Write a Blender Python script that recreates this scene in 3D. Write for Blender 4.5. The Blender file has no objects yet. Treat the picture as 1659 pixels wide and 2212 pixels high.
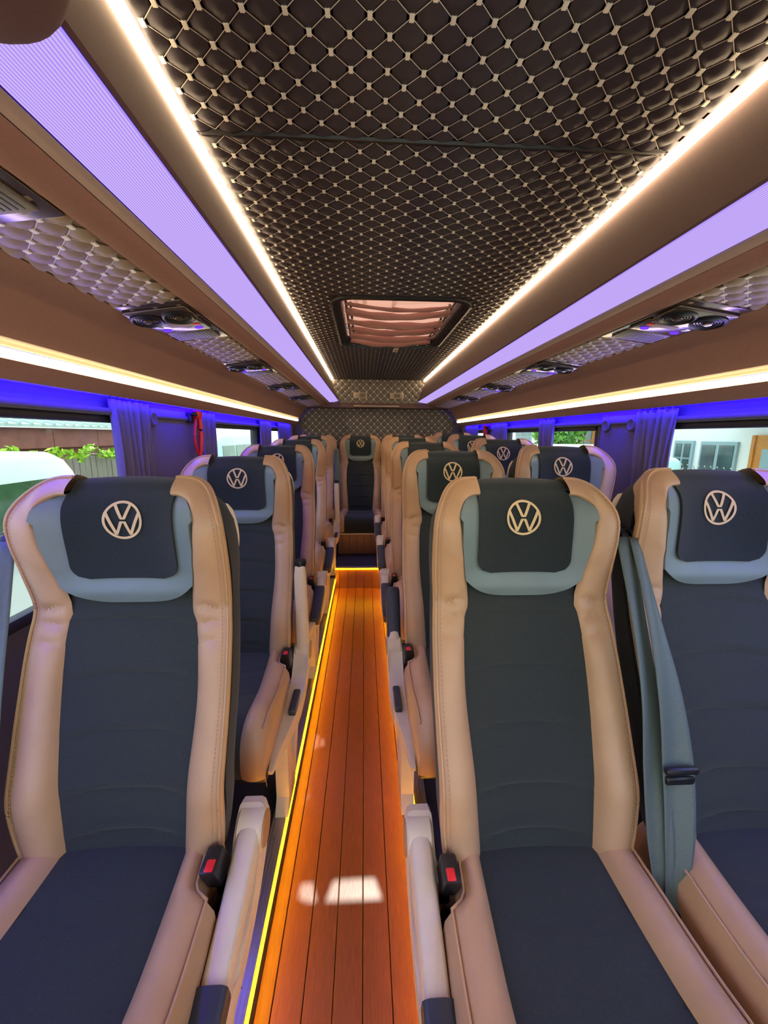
import bpy, bmesh, math, random
import numpy as np
from mathutils import Matrix, Vector

random.seed(7)
SC = bpy.context.scene
COL = SC.collection
C = 1.27                      # eye height above the aisle floor; many heights below are given relative to the eye

# ------------------------------------------------------------------ camera
FPX, IW, IH = 870.0, 1659.0, 2212.0
VPX, VPY = 787.0, 941.0       # where the aisle runs to
d = Vector((VPX - IW / 2, -(VPY - IH / 2), -FPX)).normalized()
x = d.cross(Vector((0, 1, 0))).normalized()
z = x.cross(d)
cam = bpy.data.cameras.new('camera')
cam.sensor_fit = 'HORIZONTAL'
cam.sensor_width = 36.0
cam.lens = 36.0 * FPX / IW
cam.clip_start = 0.02
camo = bpy.data.objects.new('camera', cam)
COL.objects.link(camo)
M = Matrix((x, d, z)).to_4x4()
M.translation = Vector((0, 0, C))
camo.matrix_world = M
SC.camera = camo

# ------------------------------------------------------------------ world, sun, exposure
w = bpy.data.worlds.new('world')
SC.world = w
w.use_nodes = True
bg = w.node_tree.nodes['Background']
bg.inputs['Color'].default_value = (0.84, 0.98, 0.97, 1)
bg.inputs['Strength'].default_value = 2.25
sun = bpy.data.lights.new('sun', 'SUN')
sun.energy = 5.0
sun.angle = math.radians(0.6)
sun.color = (1.0, 0.95, 0.86)
suno = bpy.data.objects.new('sun', sun)
suno.rotation_euler = Vector((-0.10, -1.05, -1.87)).to_track_quat('-Z', 'Y').to_euler()
COL.objects.link(suno)
SC.view_settings.view_transform = 'Standard'
SC.view_settings.look = 'None'
SC.view_settings.exposure = 0.18
SC.view_settings.gamma = 1.0
SC.view_settings.use_curve_mapping = False
SC.cycles.max_bounces = 8
SC.cycles.caustics_reflective = False
SC.cycles.caustics_refractive = False


# ------------------------------------------------------------------ materials
def lin(c):
    return tuple(((v / 255) / 12.92 if v / 255 < 0.04045 else ((v / 255 + 0.055) / 1.055) ** 2.4) for v in c)


def mat(name, rgb, rough=0.6, noise=0.0, nscale=60, bump=0.0, bscale=400, metal=0.0, spec=0.5, stretch=None, sheen=0.0):
    m = bpy.data.materials.new(name)
    m.use_nodes = True
    nt = m.node_tree
    b = nt.nodes['Principled BSDF']
    c = lin(rgb)
    b.inputs['Base Color'].default_value = (*c, 1)
    b.inputs['Roughness'].default_value = rough
    b.inputs['Metallic'].default_value = metal
    b.inputs['Specular IOR Level'].default_value = spec
    if sheen:
        b.inputs['Sheen Weight'].default_value = sheen
    tc = nt.nodes.new('ShaderNodeTexCoord')
    src = tc.outputs['Object']
    if stretch:
        mp = nt.nodes.new('ShaderNodeMapping')
        mp.inputs['Scale'].default_value = stretch
        nt.links.new(src, mp.inputs['Vector'])
        src = mp.outputs['Vector']
    if noise:
        n = nt.nodes.new('ShaderNodeTexNoise')
        n.inputs['Scale'].default_value = nscale
        n.inputs['Detail'].default_value = 4
        nt.links.new(src, n.inputs['Vector'])
        r = nt.nodes.new('ShaderNodeValToRGB')
        r.color_ramp.elements[0].position = 0.3
        r.color_ramp.elements[1].position = 0.7
        r.color_ramp.elements[0].color = (*[v * (1 - noise) for v in c], 1)
        r.color_ramp.elements[1].color = (*[min(1, v * (1 + noise)) for v in c], 1)
        nt.links.new(n.outputs['Fac'], r.inputs['Fac'])
        nt.links.new(r.outputs['Color'], b.inputs['Base Color'])
    if bump:
        n = nt.nodes.new('ShaderNodeTexNoise')
        n.inputs['Scale'].default_value = bscale
        n.inputs['Detail'].default_value = 2
        nt.links.new(src, n.inputs['Vector'])
        bm = nt.nodes.new('ShaderNodeBump')
        bm.inputs['Strength'].default_value = bump
        bm.inputs['Distance'].default_value = 0.002
        nt.links.new(n.outputs['Fac'], bm.inputs['Height'])
        nt.links.new(bm.outputs['Normal'], b.inputs['Normal'])
    return m


def emit(name, rgb, strength):
    m = bpy.data.materials.new(name)
    m.use_nodes = True
    nt = m.node_tree
    nt.nodes.clear()
    o = nt.nodes.new('ShaderNodeOutputMaterial')
    e = nt.nodes.new('ShaderNodeEmission')
    e.inputs['Color'].default_value = (*rgb, 1)
    e.inputs['Strength'].default_value = strength
    nt.links.new(e.outputs[0], o.inputs[0])
    return m


MT = dict(
    leather=mat('tan_leather', (188, 148, 112), 0.42, 0.05, 14, 0.15, 900),
    grey=mat('grey_leather', (112, 126, 126), 0.45, 0.04, 20, 0.12, 900),
    fabric=mat('charcoal_fabric', (53, 57, 55), 0.95, 0.12, 300, 0.5, 1200, spec=0.15),
    cloth=mat('headrest_cloth', (42, 48, 50), 0.95, 0.15, 350, 0.6, 1000, spec=0.15),
    shell=mat('seat_shell_fabric', (42, 43, 48), 0.95, 0.15, 300, 0.5, 900, spec=0.1),
    thread=mat('tan_thread', (214, 184, 140), 0.8),
    seam=mat('seam_thread', (170, 128, 104), 0.8),
    cream=mat('cream_plastic', (218, 198, 172), 0.5, 0.03, 30, 0.15, 700),
    disc=mat('tan_disc', (170, 128, 92), 0.5),
    pad=mat('black_pad', (48, 50, 62), 0.45, 0.05, 40, 0.2, 800),
    black=mat('black_plastic', (22, 22, 26), 0.4),
    red=mat('red_plastic', (232, 34, 44), 0.35),
    steel=mat('steel', (190, 190, 200), 0.25, metal=1.0),
    belt=mat('belt_webbing', (88, 100, 96), 0.5, 0.08, 250, 0.3, 900),
    suede=mat('brown_suede', (150, 112, 98), 0.85, 0.04, 120, 0.2, 500, spec=0.2),
    suede_dark=mat('dark_suede', (102, 78, 76), 0.85, 0.05, 120, 0.2, 500, spec=0.2),
    trim=mat('beige_trim', (176, 156, 138), 0.5, 0.03, 60),
    quilt=mat('quilted_leather', (60, 55, 62), 0.55, 0.05, 60, 0.15, 700, spec=0.35),
    quilt2=mat('quilted_leather_taupe', (96, 86, 80), 0.5, 0.05, 60, 0.15, 700),
    quilt3=mat('quilted_leather_beige', (150, 130, 108), 0.5, 0.05, 60, 0.15, 700),
    qthread=mat('cream_thread', (250, 246, 232), 0.8),
    wall=mat('grey_wall_panel', (88, 80, 96), 0.7, 0.04, 60, 0.1, 500),
    frame=mat('dark_rubber', (34, 32, 40), 0.6),
    curtain=mat('grey_curtain', (112, 102, 126), 0.9, 0.05, 100, 0.2, 600, spec=0.1),
    wood=mat('wood_vinyl', (140, 84, 56), 0.33, 0.16, 30, 0.12, 60, stretch=(9, 0.7, 9)),
    joint=mat('dark_joint', (58, 32, 22), 0.7),
    carpet=mat('dark_floor', (52, 48, 58), 0.8, 0.25, 500, 0.4, 700),
    alu=mat('aluminium_trim', (186, 180, 196), 0.3, 0.05, 80, metal=0.7, stretch=(1, 20, 1)),
    gloss=mat('gloss_vent_plastic', (98, 84, 72), 0.16, 0.05, 30, metal=0.55),
    grille=mat('speaker_grille', (116, 104, 92), 0.4, metal=0.5),
    bluelens=emit('blue_led', (0.12, 0.03, 1.0), 1.6),
    led=emit('warm_led', (1.0, 0.76, 0.46), 24.0),
    led2=emit('window_led', (1.0, 0.84, 0.42), 14.0),
    ledfloor=emit('amber_led', (1.0, 0.42, 0.002), 46.0),
    ledblue=emit('blue_wash_led', (0.02, 0.0, 1.0), 66.0),
)
for k in ('fabric', 'cloth', 'shell'):
    MT[k].node_tree.nodes['Principled BSDF'].inputs['Sheen Weight'].default_value = 0.15

# ribbed violet light diffuser: the ribs of the lens show as lighter and darker lines
m = emit('violet_diffuser', (0.55, 0.36, 1.0), 1.0)
nt = m.node_tree
tc = nt.nodes.new('ShaderNodeTexCoord')
wv = nt.nodes.new('ShaderNodeTexWave')
wv.bands_direction = 'X'
wv.inputs['Scale'].default_value = 80
nt.links.new(tc.outputs['Object'], wv.inputs['Vector'])
rp = nt.nodes.new('ShaderNodeValToRGB')
rp.color_ramp.elements[0].color = (0.44, 0.28, 1.0, 1)
rp.color_ramp.elements[1].color = (0.72, 0.56, 1.0, 1)
nt.links.new(wv.outputs['Fac'], rp.inputs['Fac'])
em = [n for n in nt.nodes if n.type == 'EMISSION'][0]
nt.links.new(rp.outputs['Color'], em.inputs['Color'])
em.inputs['Strength'].default_value = 0.82
MT['diffuser'] = m

# glass panes
m = bpy.data.materials.new('window_glass')
m.use_nodes = True
nt = m.node_tree
nt.nodes.clear()
o_ = nt.nodes.new('ShaderNodeOutputMaterial')
tr = nt.nodes.new('ShaderNodeBsdfTransparent')
tr.inputs[0].default_value = (0.92, 0.97, 0.96, 1)
gl = nt.nodes.new('ShaderNodeBsdfGlossy')
gl.inputs['Roughness'].default_value = 0.02
mx = nt.nodes.new('ShaderNodeMixShader')
mx.inputs[0].default_value = 0.05
nt.links.new(tr.outputs[0], mx.inputs[1])
nt.links.new(gl.outputs[0], mx.inputs[2])
nt.links.new(mx.outputs[0], o_.inputs[0])
MT['glass'] = m

# translucent hatch blind
m = mat('pink_blind', (170, 122, 110), 0.9, 0.05, 200)
nt = m.node_tree
out = [n for n in nt.nodes if n.type == 'OUTPUT_MATERIAL'][0]
pb = nt.nodes['Principled BSDF']
tl = nt.nodes.new('ShaderNodeBsdfTranslucent')
tl.inputs[0].default_value = (*lin((186, 132, 118)), 1)
mx = nt.nodes.new('ShaderNodeMixShader')
mx.inputs[0].default_value = 0.62
nt.links.new(pb.outputs[0], mx.inputs[1])
nt.links.new(tl.outputs[0], mx.inputs[2])
nt.links.new(mx.outputs[0], out.inputs[0])
MT['blind'] = m
MT['blind_fold_shade'] = mat('pink_blind_fold_shade', (178, 132, 122), 0.9, 0.06, 200)  # opaque tone for the rolls that stand in for pleat shading


# ------------------------------------------------------------------ mesh helpers
class MB:
    def __init__(s):
        s.v, s.f = [], []

    def add(s, vs, fs):
        n = len(s.v)
        s.v += [tuple(p) for p in vs]
        s.f += [tuple(i + n for i in f) for f in fs]
        return s

    def box(s, x0, x1, y0, y1, z0, z1):
        vs = [(a, b, c) for a in (x0, x1) for b in (y0, y1) for c in (z0, z1)]
        return s.add(vs, [(0, 1, 3, 2), (4, 6, 7, 5), (0, 4, 5, 1), (2, 3, 7, 6), (0, 2, 6, 4), (1, 5, 7, 3)])

    def rbox(s, cx, cy, cz, sx, sy, sz, r=0.005, seg=2):
        bm = bmesh.new()
        bmesh.ops.create_cube(bm, size=1)
        for v in bm.verts:
            v.co = Vector((v.co.x * sx, v.co.y * sy, v.co.z * sz))
        r = min(r, 0.49 * min(sx, sy, sz))
        bmesh.ops.bevel(bm, geom=bm.edges[:], offset=r, segments=seg, affect='EDGES', profile=0.5)
        bm.verts.index_update()
        vs = [(v.co.x + cx, v.co.y + cy, v.co.z + cz) for v in bm.verts]
        fs = [tuple(v.index for v in f.verts) for f in bm.faces]
        bm.free()
        return s.add(vs, fs)

    def grid(s, pts, closed_u=False):
        """pts: rows x cols of points"""
        R, K = len(pts), len(pts[0])
        vs = [p for row in pts for p in row]
        fs = []
        for i in range(R - 1):
            for j in range(K - 1 + (1 if closed_u else 0)):
                j2 = (j + 1) % K
                fs.append((i * K + j, i * K + j2, (i + 1) * K + j2, (i + 1) * K + j))
        return s.add(vs, fs)

    def tube(s, path, r, n=8, caps=True):
        path = [Vector(p) for p in path]
        rows = []
        up = Vector((0, 0, 1))
        for i, p in enumerate(path):
            t = (path[min(i + 1, len(path) - 1)] - path[max(i - 1, 0)]).normalized()
            a = t.cross(up)
            if a.length < 1e-4:
                a = t.cross(Vector((1, 0, 0)))
            a.normalize()
            b = a.cross(t)
            rr = r[i] if isinstance(r, (list, tuple)) else r
            rows.append([p + a * math.cos(2 * math.pi * k / n) * rr + b * math.sin(2 * math.pi * k / n) * rr for k in range(n)])
        base = len(s.v)
        s.grid(rows, True)
        if caps:
            s.f.append(tuple(base + k for k in range(n)))
            s.f.append(tuple(base + (len(rows) - 1) * n + k for k in reversed(range(n))))
        return s

    def cyl(s, p0, p1, r, n=20):
        return s.tube([p0, p1], r, n)

    def prism(s, poly, axis, a0, a1):
        """poly: list of 2D points; extruded along axis ('x','y','z')"""
        def mk(p, a):
            return {'x': (a, p[0], p[1]), 'y': (p[0], a, p[1]), 'z': (p[0], p[1], a)}[axis]
        n = len(poly)
        vs = [mk(p, a0) for p in poly] + [mk(p, a1) for p in poly]
        fs = [tuple(range(n)), tuple(reversed(range(n, 2 * n)))]
        fs += [(i, (i + 1) % n, n + (i + 1) % n, n + i) for i in range(n)]
        return s.add(vs, fs)

    def lathe(s, prof, c, n=24, axis='z'):
        rows = []
        for r, h in prof:
            row = []
            for k in range(n):
                a = 2 * math.pi * k / n
                q = (r * math.cos(a), r * math.sin(a), h)
                if axis == 'x':
                    q = (h, q[0], q[1])
                row.append((c[0] + q[0], c[1] + q[1], c[2] + q[2]))
            rows.append(row)
        return s.grid(rows, True)

    def mesh(s, name, mt, smooth=True, fix=True):
        me = bpy.data.meshes.new(name)
        me.from_pydata([tuple(p) for p in s.v], [], s.f)
        if fix:
            bm = bmesh.new()
            bm.from_mesh(me)
            bmesh.ops.recalc_face_normals(bm, faces=bm.faces[:])
            bm.to_mesh(me)
            bm.free()
        me.materials.append(mt)
        if smooth:
            me.polygons.foreach_set('use_smooth', [True] * len(me.polygons))
            me.set_sharp_from_angle(angle=math.radians(38))
        me.update()
        return me

    def build(s, name, mt, parent=None, smooth=True, fix=True, kind=None):
        return link(name, s.mesh(name, mt, smooth, fix), parent, kind)


def link(name, me, parent=None, kind=None):
    o = bpy.data.objects.new(name, me)
    COL.objects.link(o)
    if parent:
        o.parent = parent
    if kind:
        o['kind'] = kind
    return o


def tag(o, label, cat, group=None):
    o['label'] = label
    o['category'] = cat
    if group:
        o['group'] = group
    return o


def thing(name, label, cat, loc=(0, 0, 0), group=None):
    o = bpy.data.objects.new(name, None)
    o.location = loc
    COL.objects.link(o)
    return tag(o, label, cat, group)


def struct(o, label=None):
    o['kind'] = 'structure'
    if label:
        o['label'] = label
    return o


def sempty(name, label):
    o = bpy.data.objects.new(name, None)
    COL.objects.link(o)
    return struct(o, label)


def copy_tree(o, parent=None):
    c = o.copy()
    COL.objects.link(c)
    c.parent = parent
    for ch in o.children:
        copy_tree(ch, c)
    return c


def smooth_curve(pts, n):
    """Catmull-Rom through pts, n samples, roughly even in arc length"""
    P = np.array(pts, float)
    P = np.vstack([2 * P[0] - P[1], P, 2 * P[-1] - P[-2]])
    out = []
    for i in range(1, len(P) - 2):
        for t in np.linspace(0, 1, 12, endpoint=False):
            a, b, c, e = P[i - 1], P[i], P[i + 1], P[i + 2]
            out.append(0.5 * (2 * b + (c - a) * t + (2 * a - 5 * b + 4 * c - e) * t * t + (3 * b - a - 3 * c + e) * t ** 3))
    out.append(P[-2])
    out = np.array(out)
    L = np.concatenate([[0], np.cumsum(np.linalg.norm(np.diff(out, axis=0), axis=1))])
    q = np.linspace(0, L[-1], n)
    return np.stack([np.interp(q, L, out[:, k]) for k in range(out.shape[1])], 1)


def sstep(a, b, v):
    t = max(0.0, min(1.0, (v - a) / (b - a)))
    return t * t * (3 - 2 * t)


# ------------------------------------------------------------------ quilting
def pad_points(cu, cv, h, n=4):
    pts = []
    for i in range(n + 1):
        for j in range(n + 1):
            a, b = -1 + 2 * i / n, -1 + 2 * j / n
            pts.append(((a - b) / 2 * cu / 2, (a + b) / 2 * cv / 2, h * (1 - a * a) ** 0.8 * (1 - b * b) ** 0.8))
    fs = [(i * (n + 1) + j, (i + 1) * (n + 1) + j, (i + 1) * (n + 1) + j + 1, i * (n + 1) + j + 1) for i in range(n) for j in range(n)]
    return pts, fs


def quilt(parent, P0, U, V, N, ul, vl, cu, cv, mt, h=0.006, single=0, skip=None, n=4, u0=0.0, v0=0.0, keep=None):
    """puffed diamonds on a plane; the first `single` of them (nearest to v = 0) become parts of their own, the rest one part"""
    P0, U, V, N = Vector(P0), Vector(U).normalized(), Vector(V).normalized(), Vector(N).normalized()
    base, fs = pad_points(cu, cv, h, n)
    cells = []
    for j in range(0, int(vl / (cv / 2)) + 3):
        for i in range(0, int(ul / (cu / 2)) + 3):
            if (i + j) % 2 == 0:
                u, v = u0 + i * cu / 2, v0 + j * cv / 2
                if u < ul + cu * 0.45 and v < vl + cv * 0.45 and u > -cu * 0.45 and v > -cv * 0.45 and not (skip and skip(u, v)):
                    cells.append((v, u))
    cells.sort()
    W = lambda u, v, hh: P0 + U * u + V * v + N * hh
    joined, knots, thread = MB(), MB(), MB()
    shared = {}
    nk = 0
    for idx, (v, u) in enumerate(cells):
        cl = [(min(max(u + a, 0), ul), min(max(v + b, 0), vl), c) for a, b, c in base]
        if idx < single:
            whole = all(abs(q[0] - (u + a)) < 1e-6 and abs(q[1] - (v + b)) < 1e-6 for q, (a, b, c) in zip(cl, base))
            ctr = W(u, v, 0)
            if whole and 'pad' in shared:
                me = shared['pad']
            else:
                me = MB().add([W(*q) - ctr for q in cl], fs).mesh('quilt_pad', mt, True, False)
                if whole:
                    shared['pad'] = me
            link('quilt_pad', me, parent).location = ctr
        else:
            joined.add([W(*q) for q in cl], fs)
        # threads along two sides, knot at the near corner
        kn = [(u, v - cv / 2), (u - cu / 2, v), (u + cu / 2, v), (u, v + cv / 2)]
        for (a, b) in ((kn[0], kn[1]), (kn[0], kn[2])):
            if all(0 <= q[0] <= ul and 0 <= q[1] <= vl for q in (a, b)):
                A, B = W(a[0], a[1], 0.0015), W(b[0], b[1], 0.0015)
                sd = (B - A).cross(N).normalized() * 0.0006
                thread.add([A - sd, A + sd, B + sd, B - sd], [(0, 1, 2, 3)])
        a = kn[0]
        if 0.004 <= a[0] <= ul - 0.004 and 0.004 <= a[1] <= vl - 0.004:
            K = [W(a[0] + p, a[1] + q, r) for r in (0.0, 0.0032) for p, q in ((-.0036, -.006), (.0036, -.006), (.0036, .006), (-.0036, .006))]
            KF = [(4, 5, 6, 7), (0, 1, 5, 4), (1, 2, 6, 5), (2, 3, 7, 6), (3, 0, 4, 7)]
            if idx < single:
                ctr = W(a[0], a[1], 0)
                if 'knot' not in shared:
                    shared['knot'] = MB().add([p - ctr for p in K], KF).mesh('stitch_knot', MT['qthread'], False, False)
                link('stitch_knot', shared['knot'], parent).location = ctr
            else:
                knots.add(K, KF)
    if joined.v:
        joined.build('quilting', mt, parent, True, False, 'stuff')
    if knots.v:
        knots.build('stitch_knots', MT['qthread'], parent, False, False, 'stuff')
    thread.build('stitching', MT['qthread'], parent, False, False, 'stuff')


# ================================================================== THE SHELL
CX = 0.155                    # middle of the bus, right of the camera
YF, YR = -1.3, 4.72           # open front, rear wall
WALL = 0.97
XL, XR = CX - WALL, CX + WALL
CEIL = 0.60 + C
EL, ER = -0.245, 0.165        # aisle edges
PLAT = 0.085
STEP1, STEP2 = 3.245, 3.66
Z1, Z2 = 1.27 - 1.095, 1.27 - 0.905

# ---- floor: boards running down the aisle
fl = struct(MB().box(EL, ER, YF, STEP1, -0.05, -0.006).build('floor', MT['joint']), 'wood-look boarded aisle floor')
xs = [EL, -0.209, -0.140, -0.072, -0.004, 0.064, 0.132, ER]
for a, b in zip(xs[:-1], xs[1:]):
    MB().rbox((a + b) / 2, (YF + STEP1) / 2, -0.006, b - a - 0.0022, STEP1 - YF, 0.012, 0.0012, 1).build('plank', MT['wood'], fl)
# raised side floors
for nm, x0, x1 in (('left', XL, EL), ('right', ER, XR)):
    struct(MB().box(x0, x1, YF, YR, -0.05, PLAT).build('floor_platform_' + nm, MT['carpet']), 'dark raised floor under the %s seats' % nm)
for nm, e, s in (('left', EL, -1), ('right', ER, 1)):
    t = struct(MB().rbox(e + s * 0.021, (YF + STEP1) / 2, PLAT + 0.0025, 0.042, STEP1 - YF, 0.005, 0.0015, 1).build('trim_%d' % (1 if s < 0 else 2), MT['alu']), 'aluminium edge strip along the %s side floor' % nm)
    for q in (0.008, 0.018, 0.028, 0.038):
        MB().box(e + s * q - 0.0008, e + s * q + 0.0008, YF, STEP1, PLAT + 0.004, PLAT + 0.0066).build('ridge', MT['alu'], t)
    k = 0.0
    MB().box(min(e, e - s * 0.006), max(e, e - s * 0.006), YF, STEP1 - 0.01, PLAT - 0.009, PLAT - 0.0055).build('led_strip', MT['ledfloor'], t, False)
    for i in range(9):
        MB().lathe([(0.0035, 0), (0.003, 0.0012), (0.0001, 0.0016)], (e + s * 0.023, 0.35 + i * 0.33, PLAT + 0.0045), 8).build('screw', MT['steel'], t)

# ---- steps to the rear
st = sempty('step_1', 'lower boarded step at the end of the aisle')
MB().box(EL, ER, STEP1 + 0.008, STEP2 + 0.01, -0.05, Z1).build('step_body', MT['carpet'], st)
xs2 = [EL, -0.209, -0.140, -0.072, -0.004, 0.064, 0.132, ER]
for a, b in zip(xs2[:-1], xs2[1:]):
    MB().rbox((a + b) / 2, STEP1 + 0.004, Z1 / 2, b - a - 0.002, 0.008, Z1, 0.001, 1).build('riser_board', MT['wood'], st)
MB().rbox((EL + ER) / 2, STEP1 + 0.018, Z1 + 0.003, ER - EL, 0.045, 0.008, 0.002, 1).build('nosing', MT['alu'], st)
MB().box(EL, ER, STEP1 - 0.006, STEP1 + 0.0, Z1 - 0.009, Z1 - 0.005).build('led_strip', MT['ledfloor'], st, False)
st = sempty('step_2', 'upper boarded step below the rear bench')
MB().box(XL, XR, STEP2 + 0.018, YR, PLAT, Z2).build('step_body', MT['carpet'], st)
for a, b in zip(xs2[:-1], xs2[1:]):
    MB().rbox((a + b) / 2, STEP2 + 0.012, (Z1 + Z2) / 2, b - a - 0.002, 0.012, Z2 - Z1, 0.001, 1).build('riser_board', MT['wood'], st)
MB().rbox((EL + ER) / 2, STEP2 + 0.022, Z2 + 0.003, ER - EL, 0.045, 0.009, 0.002, 1).build('nosing', MT['alu'], st)

# ---- ceiling: two quilted panels with a seam at SEAM
SEAM = 0.962
CA = 0.497
HX0, HX1, HY0, HY1 = -0.110, 0.452, 1.955, 2.87       # roof hatch opening
ce = struct(MB().box(CX - CA, CX + CA, YF, SEAM - 0.006, CEIL + 0.004, CEIL + 0.03).build('ceiling', MT['quilt']), 'black quilted ceiling panel nearest the camera')
QU = 0.0615
quilt(ce, (CX - CA, SEAM - 0.008, CEIL + 0.004), (1, 0, 0), (0, -1, 0), (0, 0, -1), 2 * CA, 0.42, QU, 0.0605, MT['quilt'], 0.0062, 300, u0=0.012)
cr = sempty('ceiling_rear', 'black quilted ceiling panel behind the seam')
mb = MB()
y0, y1, zc0, zc1 = SEAM + 0.006, 4.60, CEIL + 0.004, CEIL + 0.03
mb.box(CX - CA, HX0, y0, y1, zc0, zc1).box(HX1, CX + CA, y0, y1, zc0, zc1).box(HX0, HX1, y0, HY0, zc0, zc1).box(HX0, HX1, HY1, y1, zc0, zc1)
mb.build('backing', MT['quilt'], cr, False)
hs = lambda u, v: (HX0 - 0.03 < CX - CA + u < HX1 + 0.03) and (HY0 - 0.03 < y0 + v < HY1 + 0.03)
quilt(cr, (CX - CA, y0 + 0.002, CEIL + 0.004), (1, 0, 0), (0, 1, 0), (0, 0, -1), 2 * CA, y1 - y0 - 0.01, QU, 0.0605, MT['quilt'], 0.0062, 290, skip=hs, u0=0.025)
sb = MB()
sb.tube([(CX - CA + 0.01, SEAM, CEIL + 0.004), (CX, SEAM, CEIL + 0.002), (CX + CA - 0.01, SEAM, CEIL + 0.004)], 0.006, 6)
struct(sb.build('trim_3', MT['black']), 'dark seam across the quilted ceiling')

# ---- overhead racks
def rack(side):
    s = -1 if side == 'left' else 1
    X = lambda a: CX + s * a
    y0, y1 = (0.30 if s < 0 else YF), 4.56
    r = thing('overhead_rack', '%s overhead rack in brown suede with violet light panel and warm strips' % side, 'luggage rack', (X(0.75), 2.0, C + 0.3), 'overhead racks')
    r.location = (0, 0, 0)

    def strip(name, prof, mt, ya=YF, yb=y1, th=0.006, sm=True):
        prof = smooth_curve(prof, 10) if len(prof) > 2 else np.array(prof, float)
        # give thickness away from the cabin (outwards and up)
        n = len(prof)
        tang = np.gradient(prof, axis=0)
        nor = np.stack([-tang[:, 1], tang[:, 0]], 1)
        nor /= np.linalg.norm(nor, axis=1)[:, None]
        if nor[:, 1].mean() < 0:
            nor = -nor
        back = prof + nor * th
        loop = [tuple(p) for p in prof] + [tuple(p) for p in back[::-1]]
        m_ = MB()
        vs0 = [(X(a), ya, C + h) for a, h in loop]
        vs1 = [(X(a), yb, C + h) for a, h in loop]
        L = len(loop)
        m_.add(vs0 + vs1, [tuple(range(L)), tuple(range(L, 2 * L))] + [(i, (i + 1) % L, L + (i + 1) % L, L + i) for i in range(L)])
        return m_.build(name, mt, r, sm)

    strip('led_housing', [(0.500, 0.607), (0.519, 0.590)], MT['suede_dark'], th=0.004)
    strip('led_strip', [(0.490, 0.5935), (0.509, 0.5815)], MT['led'], th=0.003)
    strip('inner_panel', [(0.514, 0.583), (0.496, 0.53), (0.468, 0.455), (0.436, 0.372)], MT['suede_dark'], th=0.006)
    if s > 0:
        strip('piping', [(0.4725, 0.468), (0.4712, 0.4645)], MT['qthread'], th=0.003)
    strip('violet_light_panel', [(0.437, 0.369), (0.484, 0.3585), (0.532, 0.354)], MT['diffuser'], ya=y0, th=0.004)
    strip('beige_trim', [(0.532, 0.351), (0.547, 0.339)], MT['trim'], th=0.006)
    strip('edge_beam', [(0.547, 0.337), (0.566, 0.324), (0.586, 0.318), (0.598, 0.320)], MT['suede'], th=0.008)
    strip('underside', [(0.594, 0.328), (0.772, 0.305)], MT['quilt3'], th=0.006)
    strip('front_panel', [(0.764, 0.302), (0.785, 0.288), (0.83, 0.235), (0.866, 0.186)], MT['suede'], th=0.008)
    strip('lower_lip', [(0.866, 0.186), (0.876, 0.180), (0.880, 0.170)], MT['trim'], th=0.005)
    strip('window_led_strip', [(0.874, 0.166), (0.885, 0.147)], MT['led2'], th=0.003)
    strip('bottom_panel', [(0.882, 0.147), (0.896, 0.124), (0.910, 0.110)], MT['suede'], th=0.008)
    strip('blue_wash_strip', [(0.918, 0.126), (0.946, 0.126)], MT['ledblue'], yb=4.35, th=0.002)
    # quilting of the underside
    sl = Vector((s * 0.170, 0, -0.022)).normalized()
    nr = Vector((s * -0.022, 0, -0.170)).normalized()
    quilt(r, (X(0.600), 0.30, C + 0.325), sl, (0, 1, 0), nr, 0.163, 4.2, 0.058, 0.058, MT['quilt3'], 0.007, 120, u0=0.02)
    return r


RK = {k: rack(k) for k in ('left', 'right')}
# rounded end pod of the left light panel, at the front
mb = MB()
rows = []
for i in range(13):
    ph = math.pi * i / 24
    rows.append([(CX - 0.475 + 0.115 * math.cos(2 * math.pi * k / 56) * math.cos(ph * 0.98),
                 0.295 + 0.17 * math.sin(2 * math.pi * k / 56) * math.cos(ph * 0.98), C + 0.362 - 0.045 * math.sin(ph)) for k in range(56)])
mb.grid(rows, True)
pod = mb.build('speaker_pod', MT['suede_dark'])
tag(pod, 'rounded brown pod at the near end of the left violet light panel', 'cover')

# ---- rear wall
rw = struct(MB().box(XL, XR, YR, YR + 0.05, -0.05, CEIL + 0.03).build('wall_rear', MT['quilt2']), 'taupe quilted rear wall')
quilt(rw, (CX - 0.86, YR - 0.002, C - 0.10), (1, 0, 0), (0, 0, 1), (0, -1, 0), 1.72, 0.40, 0.078, 0.078, MT['quilt2'], 0.009, 280)
ru = sempty('wall_rear_upper', 'quilted bulkhead above the rear seats')
MB().box(CX - 0.52, CX + 0.52, 4.56, 4.60, C + 0.352, CEIL + 0.01).build('backing', MT['quilt2'], ru, False)
quilt(ru, (CX - 0.52, 4.558, C + 0.352), (1, 0, 0), (0, 0, 1), (0, -1, 0), 1.04, CEIL - C - 0.352, 0.078, 0.078, MT['quilt2'], 0.009, 120)
MB().box(CX - 0.87, CX + 0.87, 4.56, YR, C + 0.30, C + 0.352).build('ledge', MT['suede_dark'], ru, False)
MB().rbox(CX - .02, 4.552, C + 0.318, 0.50, 0.02, 0.014, 0.006).build('light_bar', MT['trim'], ru)
for i, xx in enumerate((-0.045, 0.355)):
    v = thing('air_grille', ['left', 'right'][i] + ' slotted grille in the quilted rear bulkhead', 'vent', (xx, 4.549, C + 0.43), 'rear bulkhead grilles')
    MB().rbox(0, -0.004, 0, 0.15, 0.012, 0.062, 0.004).build('frame', MT['trim'], v)
    for k in range(9):
        MB().rbox(-0.052 + k * 0.013, -0.012, 0, 0.006, 0.006, 0.04, 0.001, 1).build('slat', MT['black' if (k + 2 * i) % 9 > 3 else 'trim'], v)

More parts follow.
